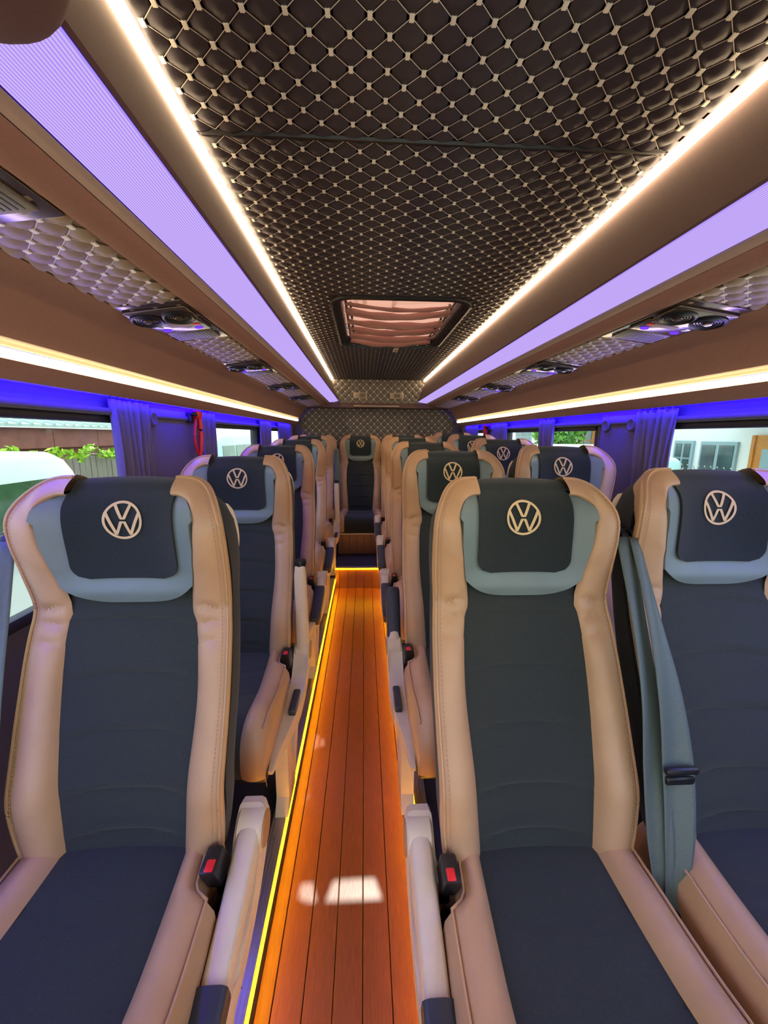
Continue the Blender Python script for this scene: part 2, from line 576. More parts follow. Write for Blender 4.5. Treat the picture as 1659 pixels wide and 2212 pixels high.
# ---- side walls with windows
WT, WB = C + 0.055, C - 0.46
GL = [(-1.2, 1.46), (2.10, 3.16), (3.60, 4.45)]
GR = [(-1.2, 1.52), (1.93, 3.20), (3.74, 4.45)]


def side_wall(side, gaps):
    s = -1 if side == 'left' else 1
    xi = XL if s < 0 else XR
    xo = xi + s * 0.05
    x0, x1 = min(xi, xo), max(xi, xo)
    wl = sempty('wall_' + side, 'grey %s side wall of the bus' % side)
    MB().box(x0, x1, YF, YR, -0.05, WB).build('lower_panel', MT['wall'], wl, False)
    MB().box(x0, x1, YF, YR, WT, CEIL + 0.03).build('upper_panel', MT['wall'], wl, False)
    edges = [YF] + [e for g in gaps for e in g] + [YR]
    for a, b in zip(edges[0::2], edges[1::2]):
        if b - a > 0.02:
            pl = MB().box(x0, x1, a, b, WB, WT).build('pillar', MT['wall'], wl, False)
            if b - a > 0.3 and a > 0:
                yc = (a + b) / 2
                MB().rbox(xi - s * 0.008, yc, C - 0.2, 0.018, b - a - 0.10, 0.62, 0.008).build('pillar_cover', MT['wall'], pl)
                for yy in (a + 0.13, b - 0.10):
                    MB().lathe([(0.028, 0), (0.030, -s * 0.006), (0.022, -s * 0.012), (0.014, -s * 0.008), (0.0001, -s * 0.008)], (xi - s * 0.017, yy, C + 0.055), 16, 'x').build('belt_anchor_cap', MT['wall'], pl)
    # header rail above the glass
    MB().rbox(xi - s * 0.012, (YF + YR) / 2, WT + 0.012, 0.024, YR - YF, 0.022, 0.006).build('header_rail', MT['wall'], wl)
    for i, (a, b) in enumerate(gaps):
        n = i + 1 + (0 if s < 0 else 3)
        win = sempty('window_%d' % n, '%s side window %s' % (side, ['nearest the camera', 'in the middle', 'near the rear'][i]))
        MB().box(xi + s * 0.022, xi + s * 0.027, a, b, WB, WT).build('pane', MT['glass'], win, False)
        for (ya, yb, za, zb) in ((a, b, WT - 0.022, WT), (a, b, WB, WB + 0.03), (a, a + 0.02, WB, WT), (b - 0.02, b, WB, WT)):
            MB().rbox(xi + s * 0.012, (ya + yb) / 2, (za + zb) / 2, 0.03, yb - ya, zb - za, 0.004).build('window_frame', MT['frame'], win)


side_wall('left', GL)
side_wall('right', GR)
rf = MB()
for (a, b, c_, e) in ((XL, HX0, YF, YR), (HX1, XR, YF, YR), (HX0, HX1, YF, HY0), (HX0, HX1, HY1, YR)):
    rf.box(a, b, c_, e, CEIL + 0.031, CEIL + 0.06)
struct(rf.build('roof', MT['frame'], None, False), 'outer roof skin of the bus')

# ---- roof hatch with pleated blind
h = thing('roof_hatch', 'roof hatch with a pleated pink blind and black stepped frame', 'roof hatch', (0, 0, 0))
hc = ((HX0 + HX1) / 2, (HY0 + HY1) / 2)


def rrect(hx, hy, r, n=6):
    out = []
    for cx_, cy_, a0 in ((hx - r, hy - r, 0), (-hx + r, hy - r, 90), (-hx + r, -hy + r, 180), (hx - r, -hy + r, 270)):
        for k in range(n + 1):
            a = math.radians(a0 + 90 * k / n)
            out.append((cx_ + r * math.cos(a), cy_ + r * math.sin(a)))
    return out


hx, hy = (HX1 - HX0) / 2, (HY1 - HY0) / 2
rows = []
for ex, dz in ((0.050, 0.004), (0.050, -0.010), (0.038, -0.014), (0.036, -0.006), (0.026, -0.008), (0.024, 0.000), (0.013, -0.002), (0.011, 0.006), (0.0, 0.006), (-0.004, 0.03), (-0.006, 0.10)):
    rows.append([(hc[0] + p[0], hc[1] + p[1], CEIL + dz) for p in rrect(hx + ex, hy + ex, 0.07 + ex)])
MB().grid(rows, True).build('frame', MT['black'], h)
for s in (-1, 1):
    MB().box(hc[0] + s * (hx - 0.022) - 0.006, hc[0] + s * (hx - 0.022) + 0.006, HY0 + 0.03, HY1 - 0.03, CEIL + 0.02, CEIL + 0.026).build('guide_rail', MT['steel'], h)
    for k in range(16):
        MB().rbox(hc[0] + s * (hx - 0.045), HY0 + 0.10 + k * 0.046, CEIL + 0.014, 0.012, 0.016, 0.012, 0.004).build('blind_clip', MT['black' if k % 2 else 'trim'], h)
rows = []
NP = 9
for i in range(NP * 14 + 1):
    t = i / (NP * 14)
    ph = t * NP * 2 * math.pi
    row = []
    for k in range(29):
        q = -1 + 2 * k / 28
        y0_ = HY0 + (0.062 if -.95 < q < -.12 and not (-.73 < q < -.61) else 0.004)
        yy = y0_ + t * (HY1 - .004 - y0_)
        gap = .045 if (q < -.9 and (2.545 < yy < 2.60 or 2.30 < yy < 2.32)) else 0
        row.append((hc[0] + q * (hx - .002 - gap), yy + 0.012 * math.sin(ph * 0.5 + q) * (1 if .05 < t < .95 else 0), CEIL + 0.040 + (0.011 + .004 * math.sin(i * .17 + 1)) * math.sin(ph + 1.1 * math.sin(t * 11) + .35 * math.sin(q * 2.0 + t * 6)) - 0.020 * (1 - q * q)))
    rows.append(row)
bl = MB().grid(rows).build('pleated_blind', MT['blind'], h)
for i, (t, rr) in enumerate(((.07, .010), (.17, .016), (.26, .008), (.38, .019), (.46, .010), (.56, .015), (.66, .009), (.75, .017), (.83, .011), (.93, .016))):
    pts = []
    for k in range(19):
        q = -.93 + 1.86 * k / 18
        pts.append((hc[0] + q * hx, HY0 + .06 + t * (HY1 - HY0 - .07) + .010 * math.sin(q * 3 + i * 1.7) + .03 * (1 - q * q), CEIL + .030 - rr - .018 * (1 - q * q)))
    MB().tube(pts, [rr * (.6 + .4 * math.cos(1.3 * (-1 + 2 * k / 18)) + .15 * math.sin(k + i)) for k in range(19)], 10).build('fold_shade', MT['blind_fold_shade'], bl)  # rolls added under the blind to draw the shade bands of its pleats
MB().box(HX0 + 0.0, HX1 - 0.0, HY0, HY1, CEIL + 0.082, CEIL + 0.087).build('skylight_pane', MT['glass'], h, False)
MB().rbox(hc[0] + 0.045, HY1 + 0.045, CEIL - 0.022, 0.032, 0.10, 0.010, 0.003).build('pull_tab', MT['trim'], h)

# ---- passenger service units under the racks
def service_unit(side, yy, label):
    s = -1 if side == 'left' else 1
    X = lambda a: s * a
    r = thing('air_vent_unit', label, 'air vent', (CX + s * 0.684, yy, C + 0.3125), 'air vent units under the racks')
    r.rotation_euler = (0, s * math.atan(0.022 / 0.17), 0)
    r.scale = (1, 1, .62)
    MB().rbox(0, 0.10, -0.003, 0.164, 0.36, 0.008, 0.003).build('base_plate', MT['gloss'], r)
    MB().rbox(0, 0.0, -0.012, 0.16, 0.10, 0.014, 0.006, 3).build('vent_plate', MT['gloss'], r)
    for q in (-0.041, 0.041):
        v = MB().lathe([(0.040, -0.016), (0.041, -0.024), (0.036, -0.028), (0.032, -0.024), (0.031, -0.016)], (q, 0, 0), 28).build('vent_ring', MT['black'], r)
        b = MB()
        for k in range(3):
            rr = 0.027 - k * 0.006
            b.lathe([(rr, -0.014), (rr + 0.001, -0.022), (rr - 0.0015, -0.023), (rr - 0.002, -0.014)], (q, 0, 0), 24)
        b.build('vent_blade', MT['black'], v)
        MB().lathe([(0.011, -0.014), (0.0115, -0.026), (0.009, -0.029), (0.0001, -0.0295)], (q, 0, 0), 18).build('vent_hub', MT['gloss'], v)
    def tilt(o):
        for v_ in o.data.vertices:
            v_.co.z -= .14 * (v_.co.y + .05)
        for c_ in o.children:
            tilt(c_)
    for o in list(r.children):
        if o.name.startswith('vent'):
            tilt(o)
    MB().rbox(0, 0.105, -0.012, 0.15, 0.09, 0.012, 0.005, 3).build('control_panel', MT['gloss'], r)
    MB().rbox(-0.01 * s, 0.088, -0.0185, 0.07, 0.022, 0.006, 0.0025).build('reading_light', MT['trim'], r)
    MB().rbox(-0.052, 0.088, -0.0185, 0.018, 0.018, 0.006, 0.003).build('call_button', MT['red' if s > 0 else 'steel'], r)
    MB().rbox(0.052, 0.088, -0.0185, 0.018, 0.018, 0.006, 0.003).build('call_button', MT['steel' if s > 0 else 'red'], r)
    for q in (-0.045, 0.045):
        MB().lathe([(0.012, -0.016), (0.011, -0.021), (0.0001, -0.022)], (q, 0.122, 0), 16).build('blue_light', MT['bluelens'], r)
    g = MB().rbox(0, 0.205, -0.011, 0.13, 0.09, 0.010, 0.004, 2).build('speaker_cover', MT['grille'], r)
    b = MB()
    for k in range(12):
        b.box(-0.056 + k * 0.0095, -0.0525 + k * 0.0095, 0.17, 0.24, -0.0172, -0.0158)
    b.build('grille_slots', MT['black'], g, False)
    return r


ordn = ['nearest the camera', 'second from the camera', 'third from the camera', 'fourth from the camera', 'rearmost, by the rear wall']
for i, yy in enumerate((0.42, 1.16, 1.93, 2.70, 3.45)):
    service_unit('left', yy, 'round twin air vents under left rack, ' + ordn[i])
for i, yy in enumerate((1.06, 1.82, 2.58, 3.34)):
    service_unit('right', yy, 'round twin air vents under right rack, ' + ordn[i])

# ================================================================== SEATS
OC = smooth_curve([(.168, -.055), (.186, -.02), (.196, .06), (.198, .16), (.200, .28), (.198, .39), (.194, .455), (.198, .53), (.199, .60), (.195, .645), (.181, .678), (.160, .703), (.134, .716), (.098, .719)], 110)
NC = smooth_curve([(.106, -.055), (.111, -.02), (.116, .06), (.121, .14), (.130, .27), (.127, .38), (.119, .455), (.131, .54), (.141, .61), (.145, .640), (.141, .660), (.131, .673), (.116, .681), (.098, .683)], 110)
YCZ = [-.06, 0, .13, .28, .40, .46, .53, .60, .642, .69, .72]
YCY = [-.003, 0, .014, .067, .100, .116, .138, .135, .132, .150, .168]
_ycz = np.linspace(-.08, .74, 165)
_k = np.exp(-.5 * (np.arange(-8, 9) / 3.2) ** 2)
_ycy = np.convolve(np.pad(np.interp(_ycz, YCZ, YCY), 8, 'edge'), _k / _k.sum(), 'valid')
yc = lambda zz: float(np.interp(zz, _ycz, _ycy))
nz = lambda zz: float(np.interp(zz, [.42, .47, .545, .60, .66, .69, .716], [0, .014, .050, .058, .060, .042, .018]))
bb = lambda zz: float(np.interp(zz, [-.06, 0, .15, .35, .45, .52, .62, .69, .72], [.018, .028, .030, .024, .012, .014, .016, .014, .012]))
_yoy = np.interp(_ycz, [-.06, 0, .125, .296, .40, .457, .543, .60, .65, .68, .70, .716], [-.002, -.014, -.018, .049, .088, .112, .094, .080, .074, .094, .120, .140])
_yoy = np.convolve(np.pad(_yoy, 8, 'edge'), _k / _k.sum(), 'valid')
yout = lambda zz: float(np.interp(zz, _ycz, _yoy))
nw = lambda zz: float(np.interp(zz, NC[:92, 1], NC[:92, 0])) if zz < .640 else .145


def bolster_pt(i, s, sg):
    O, N = OC[i], NC[i]
    p = N + (O - N) * s
    zz = p[1]
    zn = N[1]
    bump = math.sin(math.pi * min(1, s) ** 0.75) ** 0.75 if 0 < s < 1 else 0.0
    yn = yc(zn) - nz(zn)
    yo = yout(O[1])
    y_ = yn * (1 - s) + yo * s - bb(zz) * bump
    # wrinkles at the waist
    for zc_, am in ((.455, .010), (.425, .0085), (.392, .007)):
        y_ += am * math.exp(-((zz - zc_ - 0.012 * (s - .5) * (-1.6 if am > .009 else .9)) / .0062) ** 2) * math.sin(math.pi * min(1, s * 1.15 + 0.02)) if s < .86 else 0
    return (sg * p[0], y_, zz)


def seat_back_parts(root):
    # padded tan bolsters that run up into the head wings
    for sg in (-1, 1):
        rows = []
        for i in range(len(OC)):
            row = [bolster_pt(i, k / 10, sg) for k in range(11)]
            o_ = OC[i]
            y_ = row[-1][1]
            row.append((sg * (o_[0] + .001), y_ + .007, o_[1]))
            row.append((sg * (o_[0] - .004), y_ + .018, o_[1] - (.004 if o_[1] > .6 else 0)))
            dn = sstep(.55, .70, o_[1])
            row.append((sg * (o_[0] - .012), y_ + .018 + .034 * dn, o_[1] - .026 * dn))
            rows.append(row)
        # close the lower end
        low = rows[0]
        rows.insert(0, [(q[0] * .98, yc(-.05) + .03, q[2] - .004) for q in low])
        o_ = MB().grid(rows).build('bolster', MT['leather'], root)
        st_ = MB()
        for i in range(2, len(OC) - 3):
            for f in (0.0,):
                P = Vector(bolster_pt(i, .80, sg)).lerp(Vector(bolster_pt(i + 1, .80, sg)), f)
                Q = Vector(bolster_pt(i, .80, sg)).lerp(Vector(bolster_pt(i + 1, .80, sg)), f + .60)
                sd = Vector((.0009, 0, 0))
                up = Vector((0, -.0022, 0))
                st_.add([P - sd + up, P + sd + up, Q + sd + up, Q - sd + up], [(0, 1, 2, 3)])
        st_.build('stitching', MT['seam'], o_, False, False, 'stuff')
        # thin edge welt
        MB().tube([Vector(bolster_pt(i, .93, sg)) + Vector((0, -.002, 0)) for i in range(0, len(OC), 1)], .0028, 6).build('piping', MT['leather'], o_)
    # charcoal centre panel with quilted creases
    rows = []
    for zz in np.linspace(-.05, .50, 90):
        n_ = nw(zz) + .004
        row = []
        for k in range(17):
            q = -1 + 2 * k / 16
            y_ = yc(zz) + .010 * (1 - q * q) - .006
            for zc_ in (.012, .100, .205, .310, .415):
                cz = zc_ + .012 * (1 - q * q)
                y_ += (1 - q ** 6) * (.0045 * math.exp(-((zz - cz) / .005) ** 2) - .003 * math.exp(-((zz - cz - .016) / .010) ** 2))
            row.append((q * n_, y_, zz))
        rows.append(row)
    MB().grid(rows).build('backrest', MT['fabric'], root)
    # grey head cushion
    zb, zt = .462, .685
    rows = []
    for i in range(25):
        t = i / 24
        row = []
        for k in range(25):
            q = -1 + 2 * k / 24
            zz = zb + (zt - zb) * t + (1 - t) ** 2 * .040 * abs(q) ** 4
            n_ = nw(zz) if zz < .640 else float(np.interp(zz, [.640, .660, .673, .681, .686], [.145, .141, .131, .116, .098]))
            row.append((q * (n_ + .002), ygrey(q * n_, zz), zz))
        row = [(row[0][0] - .007, row[0][1] + .035, row[0][2])] + row + [(row[-1][0] + .007, row[-1][1] + .035, row[-1][2])]
        rows.append(row)
    rows.insert(0, [(p[0] * .97, p[1] + .02, p[2] + .002) for p in rows[0]])
    MB().grid(rows).build('headrest', MT['grey'], root)
    # cloth over the headrest
    rows = []
    path = [(.516 + (.70 - .516) * t, 0) for t in np.linspace(0, 1, 26)] + [(.7055, .006), (.7115, .018), (.713, .032), (.711, .048), (.70, .060), (.68, .064), (.62, .066)]
    for zz, dy in path:
        w_ = .101
        if zz < .546 and dy == 0:
            e_ = (.546 - zz) / .030
            w_ = .101 - .030 * (1 - math.sqrt(max(0, 1 - e_ * e_)))
        row = []
        for k in range(17):
            q = -1 + 2 * k / 16
            z_ = zz - (.004 * q * q if zz > .69 else 0)
            row.append((q * w_, (ygrey(q * w_, min(zz, .70)) - .0065 + dy), z_))
        row = [(row[0][0] * 1.005, row[0][1] + .008, row[0][2])] + row + [(row[-1][0] * 1.005, row[-1][1] + .008, row[-1][2])]
        rows.append(row)
    rows.insert(0, [(p[0], p[1] + .008, p[2] - .001) for p in rows[0]])
    cl = MB().grid(rows).build('head_cloth', MT['cloth'], root)
    # round embroidered emblem
    e = MB()
    R_, zc_ = .0375, .634

    def P(u, v):
        return (u * R_, ygrey(u * R_, zc_ + v * R_) - .0098, zc_ + v * R_)
    n = 44
    for k in range(n):
        a, b = 2 * math.pi * k / n, 2 * math.pi * (k + 1) / n
        e.add([P(.87 * math.cos(a), .87 * math.sin(a)), P(math.cos(a), math.sin(a)), P(math.cos(b), math.sin(b)), P(.87 * math.cos(b), .87 * math.sin(b))], [(0, 1, 2, 3)])

    def bar(a, b, wa, wb_):
        for k in range(8):
            t0, t1 = k / 8, (k + 1) / 8
            q = [(a[0] + (b[0] - a[0]) * t, a[1] + (b[1] - a[1]) * t, wa + (wb_ - wa) * t) for t in (t0, t1)]
            e.add([P(q[0][0] - q[0][2], q[0][1]), P(q[0][0] + q[0][2], q[0][1]), P(q[1][0] + q[1][2], q[1][1]), P(q[1][0] - q[1][2], q[1][1])], [(0, 1, 2, 3)])
    for s in (-1, 1):
        bar((s * .405, .86), (s * .075, .10), .085, .085)
        bar((s * .845, .42), (s * .350, -.76), .085, .085)
        bar((s * .075, -.06), (s * .335, -.70), .085, .070)
    bar((0, .135), (0, .05), .16, .12)
    bar((0, -.05), (0, -.135), .12, .16)
    eo = e.build('emblem', MT['thread'], cl, False, False)
    eo['label'] = 'round tan embroidered emblem'
    # back shell
    rows = []
    for zz in list(np.linspace(-.07, .655, 22)) + [.672, .683, .691]:
        o_ = float(np.interp(zz, [-.07, -.03, .06, .28, .39, .455, .53, .60, .638, .662, .683, .691], [.165, .185, .196, .200, .198, .194, .197, .196, .190, .172, .140, .105])) - .002
        ce_ = yc(min(zz, .7)) + .030
        sd_ = yout(min(zz, .705)) + .014
        y1_ = yc(min(zz, .7)) + float(np.interp(zz, [-.07, 0, .3, .6, .668, .691], [.06, .085, .10, .085, .070, .050]))
        ring = []
        for k in range(24):
            a = 2 * math.pi * k / 24
            ca, sa = math.cos(a), math.sin(a)
            q = abs(ca) ** .45
            yf_ = ce_ + (sd_ - ce_) * q ** 8
            mid = (sd_ + y1_) / 2
            if sa < -1e-6:
                yy_ = mid + (yf_ - mid) * min(1, abs(sa) ** .3)
            else:
                yy_ = mid + (y1_ - mid) * abs(sa) ** .6
            ring.append((o_ * math.copysign(q, ca), yy_, zz))
        rows.append(ring)
    m_ = MB().grid(rows, True)
    m_.f.append(tuple(range(24)))
    m_.f.append(tuple(24 * 24 + k for k in range(24)))
    m_.build('back_shell', MT['shell'], root)


def ygrey(x_, zz):
    n_ = .145
    q = min(1, abs(x_) / n_)
    edge = sstep(.455, .490, zz)
    top = 1 - sstep(.665, .70, zz) * .7
    return yc(zz) - nz(zz) * q ** 2.4 - .004 - .018 * edge * top * (1 - .5 * q ** 6)


def seat_cushion_parts(root, notch):
    L = .45
    ys = list(np.linspace(.05, -.375, 34)) + [-.40, -.42, -.435, -.446, -.452, -.455, -.452, -.446]

    def top(y_):
        t = -y_
        if t < .375:
            return -.006 - .010 * math.sin(math.pi * max(0, t) / .36) + .012 * sstep(.2, .375, t) - (.04 if t < -.02 else 0)
        return float(np.interp(t + (0 if y_ != -.452 else 0), [.375, .40, .42, .435, .446, .452, .455], [.006, .003, -.006, -.018, -.036, -.056, -.085]))
    tops = [top(y_) for y_ in ys[:-2]] + [-.112, -.13]

    def outer(y_, sg):
        wv_ = float(np.interp(-y_, [-.05, .0, .1, .25, .40, .455], [.196, .198, .204, .208, .206, .198]))
        if sg == notch:
            wv_ = wv_ - .030 * (1 - sstep(.085, .105, -y_))
        return wv_
    I = lambda y_: float(np.interp(-y_, [-.05, 0, .2, .455], [.116, .118, .128, .136]))
    # centre
    rows = []
    for y_, zt in zip(ys, tops):
        row = []
        for k in range(15):
            q = -1 + 2 * k / 14
            z_ = zt - .004 * (1 - q * q)
            for c0 in (.10, .235):
                cz = c0 + .022 * (1 - q * q)
                z_ -= .004 * math.exp(-((-y_ - cz) / .009) ** 2)
            row.append((q * (I(y_) + .003), y_, z_))
        rows.append(row)
    MB().grid(rows).build('seat', MT['fabric'], root)
    for sg in (-1, 1):
        rows = []
        for j, (y_, zt) in enumerate(zip(ys, tops)):
            i0, o0 = I(y_), outer(y_, sg)
            row = []
            fr = sstep(-.06, .0, zt) if -y_ > .37 else 1
            for k in range(9):
                s = k / 8
                bump = .026 * math.sin(math.pi * s ** .8) ** .8 if 0 < s < 1 else 0
                fwd = -.010 * (1 - fr) * math.sin(math.pi * s)
                row.append((sg * (i0 + (o0 - i0) * s), y_ + fwd, zt + bump * fr - .014 * s ** 6 * fr))
            row.append((sg * (o0 + .003), y_ + .004 * (1 - fr), min(zt - .035, -.03)))
            row.append((sg * (o0 - .002), y_ + .006 * (1 - fr), -.118))
            rows.append(row)
        b_ = MB().grid(rows).build('seat_bolster', MT['leather'], root)
        pp = []
        for y_, zt in list(zip(ys, tops))[4:-6]:
            i0, o0 = I(y_), outer(y_, sg)
            pp.append((sg * (i0 + (o0 - i0) * .86), y_, zt + .012))
        MB().tube(pp, .0028, 6).build('piping', MT['leather'], b_)
    MB().rbox(0, -.205, -.135, .40, .46, .05, .012).build('seat_pan', MT['black'], root)


def arm_parts(root, sg, ang, pad=True, length=.36, sleeve=False, t0=.10):
    """armrest on the aisle side; ang = degrees above horizontal, pointing forward (-y)"""
    X0, X1 = sg * .205, sg * .258
    hub = Vector((0, .045, -.024))
    a = math.radians(ang)
    dr = Vector((0, -math.cos(a), math.sin(a)))
    up = Vector((0, math.sin(a), math.cos(a)))
    mb_ = MB().lathe([(.0001, min(X0, X1)), (.040, min(X0, X1)), (.044, min(X0, X1) + .004), (.044, max(X0, X1) - .004), (.040, max(X0, X1)), (.0001, max(X0, X1))], hub, 28, 'x')
    rows = []
    for t, wd, hh in ((-.0, .024, .040), (.05, .0235, .036), (.12, .0225, .028), (.22, .022, .024), (.31, .021, .022), (.345, .017, .017), (.358, .009, .010)):
        t_ = t * length / .36
        row = []
        for k in range(16):
            b = 2 * math.pi * k / 16
            cb, sb_ = math.cos(b), math.sin(b)
            row.append(Vector(((X0 + X1) / 2, 0, 0)) + hub + dr * t_ + Vector((1, 0, 0)) * wd * math.copysign(abs(cb) ** .5, cb) + up * (hh * math.copysign(abs(sb_) ** .5, sb_) - .006 * t / .36))
        rows.append(row)
    mb_.grid(rows, True)
    arm = mb_.build('armrest', MT['cream'], root)
    MB().lathe([(.034, 0), (.033, sg * .003), (.028, sg * .0035), (.0001, sg * .0035)], (X1, hub.y, hub.z), 24, 'x').build('hub_cap', MT['disc'], arm)
    if pad:
        rows = []
        t0 = t0 if not sleeve else .03
        for t, g in ((t0, .5), (t0 + .006, 1), (.26, 1), (.32, 1), (.348, .95), (.362, .8), (.368, .4)):
            t_ = t * length / .36
            row = []
            for k in range(16):
                b = 2 * math.pi * k / 16
                cb, sb_ = math.cos(b), math.sin(b)
                lo = -.004 if not sleeve else -.03
                vv = sb_ * .030 if sb_ > 0 else (sb_ * -lo)
                row.append(Vector(((X0 + X1) / 2, 0, 0)) + hub + dr * t_ + Vector((1, 0, 0)) * .0262 * g * math.copysign(abs(cb) ** .5, cb) + up * (g * math.copysign(abs(vv / .03) ** .3, vv) * .031 - .002))
            rows.append(row)
        m_ = MB().grid(rows, True)
        m_.f.append(tuple(range(16)))
        m_.f.append(tuple(16 * 6 + k for k in range(16)))
        m_.build('arm_pad', MT['pad'], arm)
    else:
        t_ = length
        MB().lathe([(.0215, -.012), (.0235, 0), (.022, .010), (.012, .014), (.0001, .015)], hub + dr * (length - .004) + Vector(((X0 + X1) / 2, 0, 0)), 20).build('end_cap', MT['black'], arm)


def side_parts(root, sg):
    X = lambda v: sg * v
    # moulded cream side console
    prof = smooth_curve([(.095, -.01), (.085, -.05), (.05, -.09), (-.05, -.135), (-.18, -.150), (-.30, -.150), (-.43, -.128), (-.445, -.118), (-.40, -.108), (-.28, -.096), (-.16, -.088), (-.06, -.078), (-.015, -.045), (.02, .0), (.055, .022), (.085, .015), (.095, -.01)], 48)[:-1]
    n = len(prof)
    rows = []
    for xv, ins in ((.203, .006), (.207, 0), (.244, 0), (.252, .004), (.257, .012)):
        ctr = prof.mean(0)
        rows.append([(X(xv), *(p + (ctr - p) / np.linalg.norm(ctr - p) * ins)) for p in prof])
    m_ = MB().grid(rows, True)
    m_.f.append(tuple(range(n)))
    m_.f.append(tuple(4 * n + k for k in range(n)))
    m_.v = [(X(.205) + (q[0] - X(.205)) * (1 - .72 * sstep(.14, .44, -q[1])), q[1], q[2]) for q in m_.v]
    cs = m_.build('side_console', MT['cream'], root)
    lv = MB().rbox(X(.236), -.185, -.086, .024, .115, .024, .006, 2).build('recline_lever', MT['pad'], cs)
    # buckle
    m_ = MB().rbox(X(.187), -.045, -.006, .030, .055, .075, .006, 2)
    m_.v = [((q[0]), q[1] - (q[2] + .006) * .45, q[2]) for q in m_.v]
    bk = m_.build('buckle', MT['black'], root)
    m_ = MB().rbox(X(.189), -.064, .010, .017, .024, .045, .003, 2)
    m_.v = [(q[0], q[1] - (q[2] - .01) * .45, q[2]) for q in m_.v]
    m_.build('release_button', MT['red'], bk)
    MB().rbox(X(.187), -.02, -.065, .022, .012, .08, .003).build('buckle_stalk', MT['black'], bk)
    # leg
    lg = MB()
    for pts in ([(-.30, -.145), (-.24, -.145), (-.205, -.36), (-.27, -.385), (-.33, -.385), (-.30, -.34)], [(-.10, -.13), (-.02, -.11), (-.20, -.385), (-.28, -.385)]):
        lg.prism(pts, 'x', X(.190), X(.230))
    lg.build('leg', MT['cream'], root, False)


def grab_handle(root, sg):
    pts = smooth_curve([(sg * .150, .185, .645), (sg * .168, .195, .640), (sg * .178, .20, .60), (sg * .178, .195, .55), (sg * .158, .175, .51)], 18)
    MB().tube(pts, .011, 10).build('grab_handle', MT['cream'], root)


def seat_belt(root, sg, k=0.0):
    """webbing from a guide beside the head wing down past the cushion; k is the recline of the back"""
    S = lambda y_, z_: y_ + k * max(0, z_)
    g = MB().rbox(sg * .225, S(.135, .60), .600, .034, .05, .022, .008, 2)
    for q in (-.012, .010):
        g.lathe([(.016, -.008), (.018, -.003), (.018, .003), (.016, .008)], (sg * .240 + q, S(.115, .59), .588), 16, 'x')
    g.build('belt_guide', MT['black'], root)
    wb = MB()
    for xs_, tw, off in (((.224, .219, .214, .211, .212, .220), (.020, .026, .029, .029, .024, .012), 0.0), ((.240, .244, .247, .247, .240, .226), (.016, .023, .029, .030, .025, .012), .010)):
        zs = (.595, .46, .32, .19, .06, -.075)
        ys_ = (.095, .038, -.012, -.040, -.062, -.085)
        path = smooth_curve([(sg * a, S(b, c_) - off, c_) for a, b, c_ in zip(xs_, ys_, zs)], 34)
        ws = np.interp(np.linspace(0, 1, 34), np.linspace(0, 1, 6), tw)
        rows = []
        for i, p in enumerate(path):
            t = i / 33
            ang = .18 + .35 * math.sin(t * 5 + off * 90)
            rows.append([(p[0] + ws[i] * u * math.cos(ang), p[1] + ws[i] * u * math.sin(ang) * .8 - .005 * math.cos(u * 2.5 + t * 5), p[2]) for u in np.linspace(-1, 1, 9)])
        wb.grid(rows)
    b_ = wb.build('belt_webbing', MT['belt'], root)
    sm = b_.modifiers.new('thick', 'SOLIDIFY')
    sm.thickness = .0016
    tz = .195
    yt = S(-.040, tz) - .020
    MB().rbox(sg * .248, yt, tz, .066, .012, .014, .006, 2).build('belt_tongue', MT['black'], b_)
    MB().rbox(sg * .249, yt + .001, tz - .022, .056, .008, .017, .003, 1).build('tongue_plate', MT['black'], b_)
    MB().rbox(sg * .224, -.082, -.075, .03, .04, .05, .01, 2).build('belt_anchor', MT['black'], b_)


RECLINE = .125


def shear(o, k):
    for ch in o.children:
        for v in ch.data.vertices:
            v.co.y += k * max(0, v.co.z)
        shear(ch, k)


def make_seat(kind, arm=None, belt=0, handle=0):
    """kind: +1 aisle on the right of the seat, -1 aisle on its left, 0 window/rear seat"""
    root = thing('bus_seat', 'x', 'seat', (0, 0, 0), 'bus seats')
    seat_back_parts(root)
    if handle:
        grab_handle(root, handle)
    if kind < 1:
        shear(root, RECLINE)
    seat_cushion_parts(root, kind)
    if kind:
        side_parts(root, kind)
    else:
        m_ = MB().box(-.18, -.15, -.30, -.24, -.385, -.15).box(.15, .18, -.30, -.24, -.385, -.15)
        m_.box(-.18, .18, -.29, -.25, -.17, -.15)
        m_.build('leg_frame', MT['cream'], root, False)
    return root


PROTO = {k: make_seat(k, handle=1 if k else -1) for k in (1, -1, 0)}
ROWY = [0.0, .72, 1.42, 2.09, 2.74]
ROWZ = [0.0, .006, .030, .055, .080]
ROWZR = [0.0, .036, .058, .082, .100]
JY, JZ = .686, C - .80
used = set()
words = ['first', 'second', 'third', 'fourth', 'fifth']
ARM = {('l', 0): (-11, True), ('l', 1): (88, False), ('l', 2): (-13, True), ('l', 3): (-13, True), ('l', 4): (86, False),
       ('r', 0): (-10, True), ('r', 1): (118, 'sleeve'), ('r', 2): (-13, True), ('r', 3): (-13, True), ('r', 4): (-13, True)}


def place(kind, loc, label, rz=0.0):
    o = PROTO[kind]
    if kind in used:
        o = copy_tree(o)
    else:
        used.add(kind)
    o.location = loc
    o.rotation_euler = (0, 0, rz)
    o['label'] = label
    return o


